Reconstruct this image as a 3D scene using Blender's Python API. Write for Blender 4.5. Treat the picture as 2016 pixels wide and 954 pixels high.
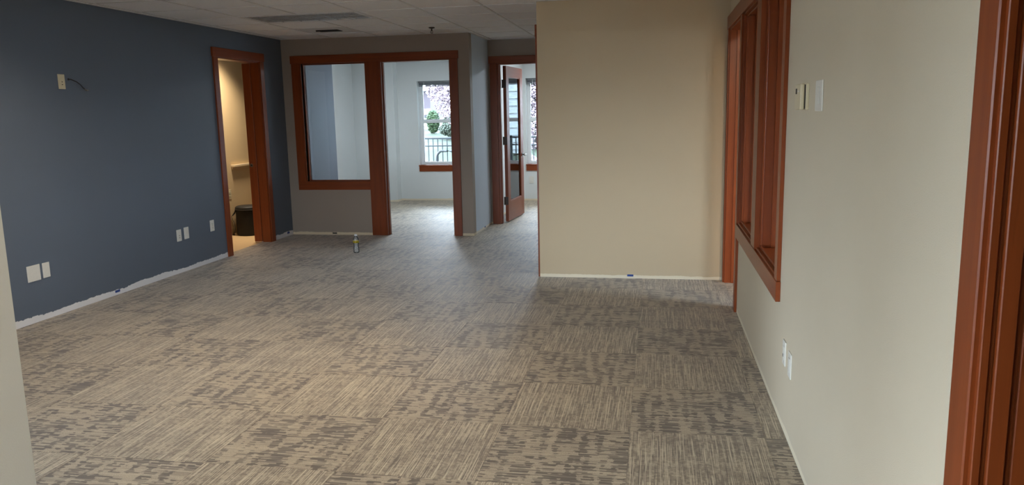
import bpy, bmesh, math, random
from mathutils import Vector, Matrix
random.seed(4)
C = bpy.context.scene.collection
SC = bpy.context.scene
for o in list(bpy.data.objects):
    bpy.data.objects.remove(o)

# ------------------------------------------------------------------ camera
H = 1.5
F_PX, PITCH, YAW, ROLL = 1523.9, 0.166427, 0.185431, -0.020604
fw = Vector((-math.sin(YAW)*math.cos(PITCH), math.cos(YAW)*math.cos(PITCH), -math.sin(PITCH)))
rt = fw.cross(Vector((0, 0, 1))).normalized()
up = rt.cross(fw)
rr = math.cos(ROLL)*rt + math.sin(ROLL)*up
uu = -math.sin(ROLL)*rt + math.cos(ROLL)*up
cam = bpy.data.cameras.new('camera')
cam.sensor_fit = 'HORIZONTAL'
cam.sensor_width = 36.0
cam.lens = 36.0*F_PX/2016
cam.clip_start = 0.05
co = bpy.data.objects.new('camera', cam)
C.objects.link(co)
co.matrix_world = Matrix(((rr.x, uu.x, -fw.x, 0), (rr.y, uu.y, -fw.y, 0), (rr.z, uu.z, -fw.z, H), (0, 0, 0, 1)))
SC.camera = co

# ------------------------------------------------------------------ world (bright overcast sky)
SKY = 25.0
w = bpy.data.worlds.new('sky')
SC.world = w
w.use_nodes = True
nt = w.node_tree
bg = nt.nodes['Background']
bg.inputs['Strength'].default_value = SKY
tc = nt.nodes.new('ShaderNodeTexCoord')
sep = nt.nodes.new('ShaderNodeSeparateXYZ')
ramp = nt.nodes.new('ShaderNodeValToRGB')
nt.links.new(tc.outputs['Generated'], sep.inputs[0])
nt.links.new(sep.outputs['Z'], ramp.inputs[0])
ramp.color_ramp.elements[0].position = 0.0
ramp.color_ramp.elements[0].color = (0.75, 0.88, 1.0, 1)
ramp.color_ramp.elements[1].position = 0.9
ramp.color_ramp.elements[1].color = (0.60, 0.80, 1.0, 1)
nt.links.new(ramp.outputs[0], bg.inputs['Color'])

# ------------------------------------------------------------------ exposure and lamps
SC.view_settings.view_transform = 'Standard'
SC.view_settings.look = 'None'
SC.view_settings.exposure = 0.22
SC.view_settings.gamma = 1.0
SC.view_settings.use_curve_mapping = False
SC.cycles.use_denoising = True
SC.cycles.max_bounces = 10
SC.cycles.diffuse_bounces = 6
SC.cycles.sample_clamp_indirect = 8
WARM = (1.0, 0.83, 0.62)
COOL = (0.86, 0.94, 1.0)
OFF_FILL_W = 23.0           # added cool lamps that brighten the far offices, none known there
FILL_W = 6.0  # added warm troffers out of view, to warm the near room
TAN_W = 15.5           # lamp in the small tan room
SIDE_W = 60.0          # lamp in the room behind the right wall

def area(name, loc, sx, sy, rot, power, color, spread=math.pi, portal=False):
    l = bpy.data.lights.new(name, 'AREA')
    l.shape = 'RECTANGLE'
    l.size, l.size_y = sx, sy
    l.energy = power
    l.color = color
    l.spread = spread
    l.cycles.is_portal = portal
    o = bpy.data.objects.new(name, l)
    C.objects.link(o)
    o.location = loc
    o.rotation_euler = rot
    return o

P2 = math.pi/2
XL_ = -4.613
area('daylight_portal', (-3.29, 13.29, 1.33), 1.55, 1.45, (-P2, 0, 0), 1, (1, 1, 1), portal=True)
area('daylight_portal', (-1.58, 13.29, 1.33), 1.2, 1.45, (-P2, 0, 0), 1, (1, 1, 1), portal=True)
area('daylight_portal', (0.1, 13.29, 1.33), 1.2, 1.45, (-P2, 0, 0), 1, (1, 1, 1), portal=True)
area('daylight_portal', (4.09, 4.3, 1.35), 1.7, 1.5, (0, P2, 0), 1, (1, 1, 1), portal=True)
area('daylight_portal', (XL_-.1, -.1, 1.1), 2.2, 1.7, (0, -P2, 0), 1, (1, 1, 1), portal=True)
area('daylight_portal', (-2.7, -1.59, 0.9), 3.4, 1.3, (P2, 0, 0), 1, (1, 1, 1), portal=True)

# ------------------------------------------------------------------ node helpers
def mat(name):
    m = bpy.data.materials.new(name)
    m.use_nodes = True
    return m, m.node_tree, m.node_tree.nodes['Principled BSDF']

class N:
    """tiny node graph writer"""
    def __init__(s, nt): s.t = nt
    def n(s, typ, **kw):
        x = s.t.nodes.new(typ)
        for k, v in kw.items(): setattr(x, k, v)
        return x
    def put(s, sock, v):
        if hasattr(v, 'is_output'): s.t.links.new(v, sock)
        elif v is not None: sock.default_value = v
    def math(s, op, a, b=None, c=None):
        x = s.n('ShaderNodeMath', operation=op)
        s.put(x.inputs[0], a)
        if b is not None: s.put(x.inputs[1], b)
        if c is not None: s.put(x.inputs[2], c)
        return x.outputs[0]
    def xyz(s, v):
        x = s.n('ShaderNodeSeparateXYZ'); s.put(x.inputs[0], v); return x.outputs
    def vec(s, a, b, c):
        x = s.n('ShaderNodeCombineXYZ')
        for i, q in enumerate((a, b, c)): s.put(x.inputs[i], q)
        return x.outputs[0]
    def noise(s, v, scale=1.0, detail=2.0, rough=0.5, dim='3D'):
        x = s.n('ShaderNodeTexNoise', noise_dimensions=dim)
        s.put(x.inputs['Vector'], v); x.inputs['Scale'].default_value = scale
        x.inputs['Detail'].default_value = detail; x.inputs['Roughness'].default_value = rough
        return x.outputs[0]
    def mix(s, f, a, b):
        x = s.n('ShaderNodeMix', data_type='RGBA')
        s.put(x.inputs[0], f); s.put(x.inputs[6], a); s.put(x.inputs[7], b)
        return x.outputs[2]
    def step(s, v, lo, hi):
        x = s.n('ShaderNodeMapRange'); x.interpolation_type = 'SMOOTHSTEP'
        s.put(x.inputs[0], v); x.inputs[1].default_value = lo; x.inputs[2].default_value = hi
        return x.outputs[0]
    def bump(s, h, strength, dist, bsdf):
        x = s.n('ShaderNodeBump'); x.inputs['Strength'].default_value = strength
        x.inputs['Distance'].default_value = dist; s.put(x.inputs['Height'], h)
        s.t.links.new(x.outputs[0], bsdf.inputs['Normal'])

def srgb(r, g, b):
    f = lambda c: (c/255/12.92) if c/255 <= 0.04045 else ((c/255+0.055)/1.055)**2.4
    return (f(r), f(g), f(b), 1)

def plain(name, col, rough=0.5, metal=0.0):
    m, t, b = mat(name)
    b.inputs['Base Color'].default_value = col
    b.inputs['Roughness'].default_value = rough
    b.inputs['Metallic'].default_value = metal
    g = N(t)
    v = g.n('ShaderNodeTexCoord').outputs['Object']
    n = g.noise(v, 60, 2)
    c2 = tuple(x*0.9 for x in col[:3]) + (1,)
    t.links.new(g.mix(n, col, c2), b.inputs['Base Color'])
    return m

def wall_paint(name, col, base, base_h=0.045, rough=0.6, ragged=0.05, grain=260):
    """orange-peel wall paint; below the torn-off baseboard the raw band shows"""
    m, t, b = mat(name)
    g = N(t)
    pos = g.n('ShaderNodeNewGeometry').outputs['Position']
    z = g.xyz(pos)[2]
    n1 = g.noise(pos, 1.6, 2)
    n2 = g.noise(pos, 9.0, 3)
    n3 = g.noise(pos, 45.0, 2)
    edge = g.math('ADD', g.math('MULTIPLY', g.math('SUBTRACT', n1, 0.5), ragged),
                  g.math('ADD', g.math('MULTIPLY', g.math('SUBTRACT', n2, 0.5), ragged*0.6),
                         g.math('MULTIPLY', g.math('SUBTRACT', n3, 0.5), ragged*0.22)))
    h = g.math('ADD', edge, base_h)
    band = g.step(g.math('SUBTRACT', h, z), -0.002, 0.002)
    mott = g.noise(pos, 2.2, 3)
    c2 = tuple(x*0.93 for x in col[:3]) + (1,)
    paint = g.mix(mott, col, c2)
    t.links.new(g.mix(band, paint, base), b.inputs['Base Color'])
    b.inputs['Roughness'].default_value = rough
    b.inputs['Specular IOR Level'].default_value = 0.35
    g.bump(g.noise(pos, grain, 2), 0.22, 0.004, b)
    return m

BEIGE = srgb(201, 181, 150)
M = {}
M['light_beige'] = wall_paint('light_beige_wall_paint', srgb(213, 202, 180), srgb(230, 220, 198), 0.03, ragged=0.03)
M['beige'] = wall_paint('beige_wall_paint', BEIGE, srgb(226, 214, 190), 0.03, ragged=0.03)
M['taupe'] = wall_paint('taupe_wall_paint', srgb(158, 143, 130), srgb(214, 196, 166), 0.03, ragged=0.03)
M['white'] = wall_paint('pale_wall_paint', srgb(222, 226, 226), srgb(226, 214, 190), 0.03, ragged=0.03)
M['blue'] = wall_paint('slate_blue_wall_paint', srgb(98, 108, 122), srgb(226, 226, 228), 0.05, rough=0.5, ragged=0.07)
M['tan'] = wall_paint('tan_wall_paint', srgb(214, 190, 150), srgb(214, 190, 150), 0.0, ragged=0.0)
M['plate'] = plain('white_plastic', srgb(226, 224, 216), 0.35)
M['ivory'] = plain('ivory_plastic', srgb(214, 203, 172), 0.4)
M['slot'] = plain('dark_slot', srgb(40, 38, 36), 0.6)
M['chrome'] = plain('brushed_metal', srgb(150, 146, 140), 0.3, 1.0)
M['bronze'] = plain('dark_bronze', srgb(70, 60, 54), 0.4, 0.8)
M['black'] = plain('black_fabric', srgb(15, 15, 15), 0.75)
M['black_lid'] = plain('black_lid_fabric', srgb(34, 32, 31), 0.6)
M['vinyl'] = plain('white_vinyl', srgb(232, 236, 238), 0.35)
M['tanfloor'] = plain('tan_sheet_floor', srgb(214, 184, 140), 0.45)
M['blind'] = plain('blind_slat_grey', srgb(130, 134, 140), 0.5)
M['grid'] = plain('ceiling_grid_white', srgb(226, 226, 228), 0.5)
M['pen'] = plain('blue_tape', srgb(40, 70, 140), 0.6)
M['darkmark'] = plain('dark_tape', srgb(40, 36, 34), 0.7)
M['rail'] = plain('painted_railing', (.006, .0085, .0105, 1), 0.4)
M['sprink'] = plain('sprinkler_bronze', srgb(60, 50, 46), 0.4, 0.6)

def wood(name, axis):
    m, t, b = mat(name)
    g = N(t)
    v = g.n('ShaderNodeTexCoord').outputs['Object']
    x, y, z = g.xyz(v)
    s = [40.0, 40.0, 40.0]; s[axis] = 1.6
    gv = g.vec(g.math('MULTIPLY', x, s[0]), g.math('MULTIPLY', y, s[1]), g.math('MULTIPLY', z, s[2]))
    n = g.noise(gv, 1.0, 4, 0.6)
    s2 = [q*4 for q in s]
    gv2 = g.vec(g.math('MULTIPLY', x, s2[0]), g.math('MULTIPLY', y, s2[1]), g.math('MULTIPLY', z, s2[2]))
    n2 = g.noise(gv2, 1.0, 2, 0.5)
    c = g.mix(n, srgb(106, 47, 19), srgb(148, 72, 31))
    c = g.mix(g.math('MULTIPLY', g.step(n2, 0.55, 0.75), 0.35), c, srgb(96, 38, 16))
    t.links.new(c, b.inputs['Base Color'])
    b.inputs['Roughness'].default_value = 0.34
    b.inputs['Specular IOR Level'].default_value = 0.32
    g.bump(n2, 0.08, 0.001, b)
    return m
WX, WY, WZ = wood('cherry_wood_x', 0), wood('cherry_wood_y', 1), wood('cherry_wood_z', 2)

def carpet(name, coarse):
    """tufted stripe pattern; rows run along local x (u). coarse = bold dashes, else weaker ones: pile shading of turned tiles put into colour"""
    m, t, b = mat(name)
    g = N(t)
    v = g.n('ShaderNodeTexCoord').outputs['Object']
    rnd = g.n('ShaderNodeObjectInfo').outputs['Random']
    x, y, z = g.xyz(v)
    u = g.math('ADD', x, g.math('MULTIPLY', rnd, 37.0))
    vv = g.math('ADD', y, g.math('MULTIPLY', rnd, 23.0))
    def q(step): return g.math('FLOOR', g.math('DIVIDE', vv, step))
    def n2(su, a, sa, off): return g.noise(g.vec(g.math('MULTIPLY', u, su), g.math('MULTIPLY', a, sa), off), 1.0, 0.0)
    row, fine = q(0.0108), q(0.0028)
    col = n2(27.0, vv, 4.0, 3.0)          # weft bands across the rows
    dash = n2(14.0, row, 0.95, 0.0)       # stepped dashes along the rows
    jit = n2(24.0, row, 2.7, 5.0)
    slow = n2(7.0, vv, 30.0, 9.0)
    dk = g.math('ADD', g.math('ADD', g.math('MULTIPLY', col, 0.42), g.math('MULTIPLY', dash, 0.42)),
                g.math('ADD', g.math('MULTIPLY', jit, 0.26), g.math('MULTIPLY', slow, 0.18)))
    dark = g.step(dk, 0.635, 0.662)
    l1 = n2(2.6, fine, 1.37, 11.0)
    light = g.step(l1, 0.585, 0.635)      # long pale pinstripes
    b1 = n2(3.4, fine, 1.51, 19.0)
    brown = g.step(b1, 0.60, 0.65)        # long brown pinstripes
    tuft = g.noise(g.vec(g.math('MULTIPLY', u, 250.0), g.math('MULTIPLY', vv, 250.0), 0.0), 1.0, 1.0)
    mott = n2(70.0, vv, 45.0, 21.0)
    mid = g.mix(g.step(tuft, 0.3, 0.7), srgb(146, 129, 105), srgb(184, 167, 140))
    DARK = srgb(84, 68, 52)
    if coarse:
        c = g.mix(g.math('MULTIPLY', dark, 0.92), mid, DARK)
        c = g.mix(g.math('MULTIPLY', brown, 0.65), c, srgb(96, 80, 62))
        c = g.mix(g.math('MULTIPLY', light, 0.62), c, srgb(194, 179, 150))
    else:
        c = g.mix(g.math('MULTIPLY', g.step(mott, 0.45, 0.65), 0.5), mid, srgb(108, 93, 74))
        c = g.mix(g.math('MULTIPLY', dark, 0.35), c, DARK)
        c = g.mix(g.math('MULTIPLY', brown, 0.75), c, srgb(92, 76, 60))
        c = g.mix(g.math('MULTIPLY', light, 0.7), c, srgb(212, 198, 168))
    t.links.new(c, b.inputs['Base Color'])
    b.inputs['Roughness'].default_value = 0.55
    b.inputs['Specular IOR Level'].default_value = 0.42
    b.inputs['Sheen Weight'].default_value = 0.3
    b.inputs['Sheen Roughness'].default_value = 0.4
    hgt = g.math('ADD', g.math('MULTIPLY', tuft, 0.6), g.math('MULTIPLY', light, 0.5))
    g.bump(hgt, 0.35, 0.003, b)
    return m
M['carpet'] = carpet('striped_carpet', True)
M['carpet_fine'] = carpet('striped_carpet_fine', False)  # same tile, quarter turned: its directional pile shading is put into the colour
M['underlay'] = plain('floor_underlay', srgb(70, 62, 54), 0.9)

def ceiling_board():
    m, t, b = mat('mineral_ceiling_board')
    g = N(t)
    v = g.n('ShaderNodeNewGeometry').outputs['Position']
    n = g.noise(v, 130, 3, 0.7)
    c = g.mix(g.step(n, 0.56, 0.68), srgb(249, 250, 255), srgb(224, 225, 232))
    t.links.new(c, b.inputs['Base Color'])
    b.inputs['Roughness'].default_value = 0.9
    g.bump(n, 0.3, 0.003, b)
    return m
M['ceil'] = ceiling_board()

def glass(name, tint=(1, 1, 1, 1), ior=1.5):
    m = bpy.data.materials.new(name)
    m.use_nodes = True
    t = m.node_tree
    t.nodes.clear()
    g = N(t)
    out = g.n('ShaderNodeOutputMaterial')
    tr = g.n('ShaderNodeBsdfTransparent'); tr.inputs[0].default_value = tint
    gl = g.n('ShaderNodeBsdfGlossy'); gl.inputs['Roughness'].default_value = 0.0
    fr = g.n('ShaderNodeFresnel'); fr.inputs[0].default_value = ior
    mx = g.n('ShaderNodeMixShader')
    t.links.new(fr.outputs[0], mx.inputs[0]); t.links.new(tr.outputs[0], mx.inputs[1])
    t.links.new(gl.outputs[0], mx.inputs[2]); t.links.new(mx.outputs[0], out.inputs[0])
    return m
M['glass'] = glass('clear_glass')

def pet():
    m = bpy.data.materials.new('clear_bottle_plastic')
    m.use_nodes = True
    t = m.node_tree
    t.nodes.clear()
    g = N(t)
    out = g.n('ShaderNodeOutputMaterial')
    tr = g.n('ShaderNodeBsdfTransparent'); tr.inputs[0].default_value = (.94, .96, .97, 1)
    df = g.n('ShaderNodeBsdfDiffuse'); df.inputs[0].default_value = (.85, .9, .93, 1)
    gl = g.n('ShaderNodeBsdfGlossy'); gl.inputs['Roughness'].default_value = 0.08
    fr = g.n('ShaderNodeFresnel'); fr.inputs[0].default_value = 1.55
    m1 = g.n('ShaderNodeMixShader'); m1.inputs[0].default_value = .13
    m2 = g.n('ShaderNodeMixShader')
    t.links.new(tr.outputs[0], m1.inputs[1]); t.links.new(df.outputs[0], m1.inputs[2])
    t.links.new(fr.outputs[0], m2.inputs[0]); t.links.new(m1.outputs[0], m2.inputs[1]); t.links.new(gl.outputs[0], m2.inputs[2])
    t.links.new(m2.outputs[0], out.inputs[0])
    return m
M['pet'] = pet()

# ------------------------------------------------------------------ mesh helpers
class MB:
    def __init__(s): s.bm = bmesh.new()
    def box(s, x0, x1, y0, y1, z0, z1, bev=0.0):
        v = [s.bm.verts.new((x, y, z)) for z in (z0, z1) for y in (y0, y1) for x in (x0, x1)]
        fs = [(0, 2, 3, 1), (4, 5, 7, 6), (0, 1, 5, 4), (2, 6, 7, 3), (0, 4, 6, 2), (1, 3, 7, 5)]
        ff = [s.bm.faces.new([v[i] for i in f]) for f in fs]
        if bev:
            es = list({e for f in ff for e in f.edges})
            bmesh.ops.bevel(s.bm, geom=es, offset=bev, segments=1, profile=0.5, affect='EDGES')
        return s
    def tube(s, pts, r, n=10, cap=True):
        pts = [Vector(p) for p in pts]
        rs = r if isinstance(r, (list, tuple)) else [r]*len(pts)
        rings = []
        ref = None
        for i, p in enumerate(pts):
            d = (pts[min(i+1, len(pts)-1)] - pts[max(i-1, 0)]).normalized()
            if ref is None:
                ref = Vector((0, 0, 1)) if abs(d.z) < 0.9 else Vector((1, 0, 0))
            a = d.cross(ref).normalized(); b = d.cross(a).normalized()
            ref = a.cross(d) if False else ref
            rings.append([s.bm.verts.new(p + rs[i]*(math.cos(2*math.pi*k/n)*a + math.sin(2*math.pi*k/n)*b)) for k in range(n)])
        for i in range(len(rings)-1):
            for k in range(n):
                s.bm.faces.new((rings[i][k], rings[i][(k+1) % n], rings[i+1][(k+1) % n], rings[i+1][k]))
        if cap:
            s.bm.faces.new(rings[0][::-1]); s.bm.faces.new(rings[-1])
        return s
    def lathe(s, prof, n=24, cx=0, cy=0):
        rings = []
        for r, z in prof:
            rings.append([s.bm.verts.new((cx+r*math.cos(2*math.pi*k/n), cy+r*math.sin(2*math.pi*k/n), z)) for k in range(n)])
        for i in range(len(rings)-1):
            for k in range(n):
                s.bm.faces.new((rings[i][k], rings[i][(k+1) % n], rings[i+1][(k+1) % n], rings[i+1][k]))
        s.bm.faces.new(rings[0][::-1]); s.bm.faces.new(rings[-1])
        return s
    def ico(s, c, r, sub=1, sq=(1, 1, 1)):
        g = bmesh.ops.create_icosphere(s.bm, subdivisions=sub, radius=r)
        for v in g['verts']:
            v.co = Vector((v.co.x*sq[0]+c[0], v.co.y*sq[1]+c[1], v.co.z*sq[2]+c[2]))
        return s
    def mesh(s, name, material, smooth=False):
        bmesh.ops.recalc_face_normals(s.bm, faces=s.bm.faces)
        me = bpy.data.meshes.new(name)
        s.bm.to_mesh(me); s.bm.free()
        me.materials.append(material)
        if smooth:
            for p in me.polygons: p.use_smooth = True
        return me
    def build(s, name, material, parent=None, smooth=False):
        return link(name, s.mesh(name, material, smooth), parent)

def link(name, me, parent=None, loc=None):
    o = bpy.data.objects.new(name, me)
    C.objects.link(o)
    if parent is not None: o.parent = parent
    if loc is not None: o.location = loc
    return o

def empty(name, loc=(0, 0, 0), rz=0.0):
    o = bpy.data.objects.new(name, None)
    o.empty_display_size = 0.1
    C.objects.link(o)
    o.location = loc; o.rotation_euler = (0, 0, rz)
    return o

def tag(o, label=None, cat=None, group=None, kind=None):
    if label: o['label'] = label
    if cat: o['category'] = cat
    if group: o['group'] = group
    if kind: o['kind'] = kind
    return o

def struct(o, label=None, cat=None):
    return tag(o, label, cat, kind='structure')

def bx(name, material, parent, *a, bev=0.0):
    return MB().box(*a, bev=bev).build(name, material, parent)

# ------------------------------------------------------------------ main dimensions
XL, XR, YB, YJ, YP, YW, ZC = -4.613, 0.6, 9.232, 10.288, 6.922, 13.104, 2.445
XJ, XP = -2.205, -1.04
T = 0.12
EPS = 0.0

def wall(name, material, boxes, label):
    m = MB()
    for b in boxes: m.box(*b)
    return struct(m.build(name, material), label, 'wall')

# blue accent wall with the left doorway, running on into the far office
LD0, LD1, LDT = 7.745, 8.64, 2.147
wall('wall_left', M['blue'], [(XL-.13, XL, 1.53, LD0, 0, ZC), (XL-.13, XL, LD0, LD1, LDT, ZC), (XL-.13, XL, LD1, YB+T, 0, ZC)],
     'dark slate blue accent wall on the left of the room')
wall('wall_office_left', M['blue'], [(XL-.13, XL, YB+T, 10.775, 0, ZC)], 'slate blue wall seen inside the far office through the interior window')
wall('wall_office_end', M['white'], [(XL-.13, XL+.002, 10.775, 10.785, 0, ZC)], 'white corner end of the slate blue office wall')
wall('wall_office_recess', M['white'], [(-5.29, -5.17, 10.785, 12.905+T, 0, ZC), (-5.17, XL-.13, 10.665, 10.785, 0, ZC)], 'white recess wall of the far office')
wall('wall_office_corner', M['white'], [(-5.17, -4.43, 12.905, 13.30, 0, ZC)], 'white wall beside the far office window corner')
# back wall with window_1 and the open doorway
BW0, BW1, BWS, BWT = -4.362, -3.522, 0.682, 2.148
BD0, BD1 = -3.322, -2.455
wall('wall_back', M['taupe'], [(XL, BW0, YB, YB+T, 0, ZC), (BW0, BW1, YB, YB+T, 0, BWS), (BW1, BD0, YB, YB+T, 0, ZC),
     (BW0, BW1, YB, YB+T, BWT, ZC), (BD0, BD1, YB, YB+T, BWT, ZC), (BD1, XJ, YB, YB+T, 0, ZC)], 'taupe back wall holding the interior window and open doorway')
M['jog'] = wall_paint('jog_paint_daylight_tint', srgb(204, 215, 228), srgb(226, 218, 204), 0.03, ragged=0.03)  # bluish window daylight is mixed into this pale wall colour
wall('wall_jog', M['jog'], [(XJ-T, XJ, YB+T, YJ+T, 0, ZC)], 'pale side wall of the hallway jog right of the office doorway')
wall('wall_office_divider', M['white'], [(XJ-T, XJ-.012, YJ+T, YW, 0, ZC)], 'pale wall dividing the two far offices')
HD0, HD1, HDT = -2.07, -1.16, 2.14
wall('wall_hall_end', M['taupe'], [(XJ, HD0, YJ, YJ+T, 0, ZC), (HD0, HD1, YJ, YJ+T, HDT, ZC), (HD1, 1.2, YJ, YJ+T, 0, ZC)], 'wall at the hallway end with the glazed office door')
# partition block
wall('wall_partition', M['beige'], [(XP, XR, YP, YP+T, 0, ZC)], 'beige partition wall standing in the middle right of the photo')
PD0, PD1 = 7.035, 7.93
wall('wall_hall_right', M['beige'], [(XP, XP+T, YP+T, YJ, 0, ZC)], 'beige hallway wall behind the partition')
# right wall with door_4, window_2 and door_5
RD0, RD1, RDT = 5.90, 6.83, 2.145
RW0, RW1, RWS, RWM0, RWM1 = 3.93, 5.79, 0.672, 4.74, 4.92
ND1 = 1.505
TR = 0.13
wall('wall_right', M['light_beige'], [(XR, XR+TR, RD1, YP+T, 0, ZC), (XR, XR+TR, RD0, RD1, RDT, ZC), (XR, XR+TR, RW1, RD0, 0, ZC),
     (XR, XR+TR, RW0, RW1, 0, RWS), (XR, XR+TR, RW0, RW1, RDT, ZC), (XR, XR+TR, ND1+.02, RW0, 0, ZC),
     (XR, XR+TR, .55, ND1+.02, RDT, ZC), (XR, XR+TR, -1.62, .55, 0, ZC)], 'beige right wall holding the interior window and switches')
# near left wall end
wall('wall_near_left', M['white'], [(-1.72, -1.6, 1.25, 1.648, 0, ZC)], 'pale end of a wall at the left edge of the photo')
wall('wall_near_return', M['beige'], [(XL-.13, -3.4, 1.41, 1.53, 0, ZC)], 'wall closing the near left corner of the room')
# behind the camera
wall('wall_rear_left', M['beige'], [(XL-.13, XL, -1.5, -1.2, 0, ZC), (XL-.13, XL, 1.0, 1.41, 0, ZC), (XL-.13, XL, -1.2, 1.0, 0, .25), (XL-.13, XL, -1.2, 1.0, 1.95, ZC)], 'wall of the space behind the camera on the left')
wall('wall_rear', M['beige'], [(XL-.13, -4.4, -1.62, -1.5, 0, ZC), (-1.0, XR+TR, -1.62, -1.5, 0, ZC), (-4.4, -1.0, -1.62, -1.5, 0, .25), (-4.4, -1.0, -1.62, -1.5, 1.55, ZC)],
     'wall behind the camera with a window')
# window wall of the offices (openings 1, 2 and one out of sight)
OW = [(-4.075, -2.5), (-2.172, -0.98), (-0.5, 0.7)]
OS, OT = 0.615, 2.06
b = []
xs = [-4.43] + [q for p_ in OW for q in p_] + [1.2]
for i in range(0, len(xs), 2): b.append((xs[i], xs[i+1], YW, YW+.2, 0, ZC))
for a_, c_ in OW: b += [(a_, c_, YW, YW+.2, 0, OS), (a_, c_, YW, YW+.2, OT, ZC)]
wall('wall_windows', M['white'], b, 'pale far outside wall with daylight windows')
wall('wall_office_right', M['white'], [(1.2, 1.32, YJ, YW+.2, 0, ZC)], 'right end wall of the far right office')
# small tan room
wall('wall_tan_room', M['tan'], [(-5.52, -5.4, 6.9, 10.66, 0, ZC), (-5.4, XL-.13, 6.9, 7.02, 0, ZC), (-5.4, XL-.13, 10.54, 10.66, 0, ZC)], 'warm tan wall of the small room behind the left doorway')
# side room behind the right wall
wall('wall_side_room', M['beige'], [(XR+TR, 4.12, 3.2, 3.32, 0, ZC), (XR+TR, 4.12, 8.4, 8.52, 0, ZC), (4.0, 4.12, 3.32, 3.45, 0, ZC), (4.0, 4.12, 5.15, 8.4, 0, ZC),
     (4.0, 4.12, 3.45, 5.15, 0, .6), (4.0, 4.12, 3.45, 5.15, 2.1, ZC)], 'walls of the room behind the right interior window')
wall('wall_near_room', M['beige'], [(XR+TR, 2.4, -.2, -.08, 0, ZC), (XR+TR, 2.4, 2.2, 2.32, 0, ZC), (2.28, 2.4, -.08, 2.2, 0, ZC)], 'walls of the dark room behind the near right door')

# ------------------------------------------------------------------ floor of carpet tiles
floor = bx('floor', M['underlay'], None, -5.6, 4.2, -1.65, 13.4, -.1, -.0065)
struct(floor, 'floor of checkered taupe striped carpet tiles', 'floor')
TX, TY, X0, Y0 = 0.615, 0.598, -0.108, 3.512
tile_zones = [(XL, XP, -.1, YB), (XP, XR, -.1, YP), (XJ, XP, YB, YJ), (HD0+.02, HD1-.02, YJ, YJ+T), (BD0+.02, BD1-.02, YB, YB+T), (XL, XJ-T, YB+T, 12.905),
              (-4.43, XJ-T, 12.905, YW), (XJ-.012, .3, YJ+T, YW), (XR, XR+TR, RD0, RD1), (XR+TR, 1.3, 5.2, 7.1), (-4.72, XL, LD0, LD1)]
blocked = [(-1.75, -1.6, .75, 1.648), (XP, XR, YP, YP+T), (XP, XP+T, YP+T, YJ), (XL, -3.4, 1.41, 1.53)]
full = {}
def tile_mesh(x0, x1, y0, y1, cx, cy, turned):
    g = 0.0003
    m = MB()
    q = [x0+g-cx, x1-g-cx, y0+g-cy, y1-g-cy]
    if turned:   # object is turned a quarter: local u runs along world Y
        q = [q[2], q[3], -q[1], -q[0]]
    m.box(q[0], q[1], q[2], q[3], -.0065, 0, bev=.0006)
    return m.mesh('carpet_tile', M['carpet_fine' if turned else 'carpet'])
ntile = 0
for zi, (zx0, zx1, zy0, zy1) in enumerate(tile_zones):
    for i in range(math.floor((zx0-X0)/TX), math.ceil((zx1-X0)/TX)):
        for j in range(math.floor((zy0-Y0)/TY), math.ceil((zy1-Y0)/TY)):
            x0, x1 = max(zx0, X0+i*TX), min(zx1, X0+(i+1)*TX)
            y0, y1 = max(zy0, Y0+j*TY), min(zy1, Y0+(j+1)*TY)
            if x1-x0 < .012 or y1-y0 < .012: continue
            cx, cy = X0+(i+.5)*TX, Y0+(j+.5)*TY
            turned = (i+j) % 2 == 1
            whole = abs((x1-x0)-TX) < 1e-4 and abs((y1-y0)-TY) < 1e-4
            if whole:
                if turned not in full: full[turned] = tile_mesh(x0, x1, y0, y1, cx, cy, turned)
                me = full[turned]
            else:
                me = tile_mesh(x0, x1, y0, y1, cx, cy, turned)
            o = link('carpet_tile', me, floor, (cx, cy, random.uniform(-.0004, .0003)))
            o.rotation_euler = (0, 0, P2 if turned else 0)
            ntile += 1
print('tiles', ntile)
bx('tan_floor_sheet', M['tanfloor'], floor, -5.4, -4.72, 7.02, 10.54, -.0065, -.001)
bx('rear_carpet', M['carpet'], floor, XL, XR, -1.5, -.1, -.0065, -.0005)
bx('side_room_carpet', M['carpet'], floor, 1.3, 4.0, 3.32, 8.4, -.0065, -.0005)

# ------------------------------------------------------------------ ceiling
ceil = bx('ceiling', M['ceil'], None, -5.6, 4.2, -1.65, 13.4, ZC+.25, ZC+.3)
struct(ceil, 'dim suspended ceiling of square mineral tiles in a white grid', 'ceiling')
CX, CY, CX0, CY0 = 0.598, 0.58, -1.54, 7.02
room_c = [(XL, XR, -1.5, YB), (XJ, XP, YB, YJ)]
skip = set()
fix = {}          # grid cells taken by light fixtures: key cell of the first of two
def cell(i, j): return (CX0+i*CX, CX0+(i+1)*CX, CY0+j*CY, CY0+(j+1)*CY)
lights_cells = [(-4, 0, False), (-1, -6, True), (-4, -5, True), (0, -10, True), (-4, -12, True)]  # switched-on ones are added for warm light; the unlit one is real
for i, j, on in lights_cells: skip |= {(i, j), (i+1, j)}
skip.add((-4, 2))
cshare = None
for (zx0, zx1, zy0, zy1) in room_c:
    for i in range(math.floor((zx0-CX0)/CX), math.ceil((zx1-CX0)/CX)):
        for j in range(math.floor((zy0-CY0)/CY), math.ceil((zy1-CY0)/CY)):
            if (i, j) in skip: continue
            a0, a1, b0, b1 = cell(i, j)
            x0, x1, y0, y1 = max(zx0, a0), min(zx1, a1), max(zy0, b0), min(zy1, b1)
            if x0 >= XP+.05 and y0 > YP+.1: continue
            if x1-x0 < .04 or y1-y0 < .04: continue
            g = .008
            if j < -8:      # far behind the camera: kept coarse
                pass
            m = MB().box(x0+g, x1-g, y0+g, y1-g, ZC+.004, ZC+.02, bev=.003)
            m.build('ceiling_tile', M['ceil'], ceil)
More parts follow.
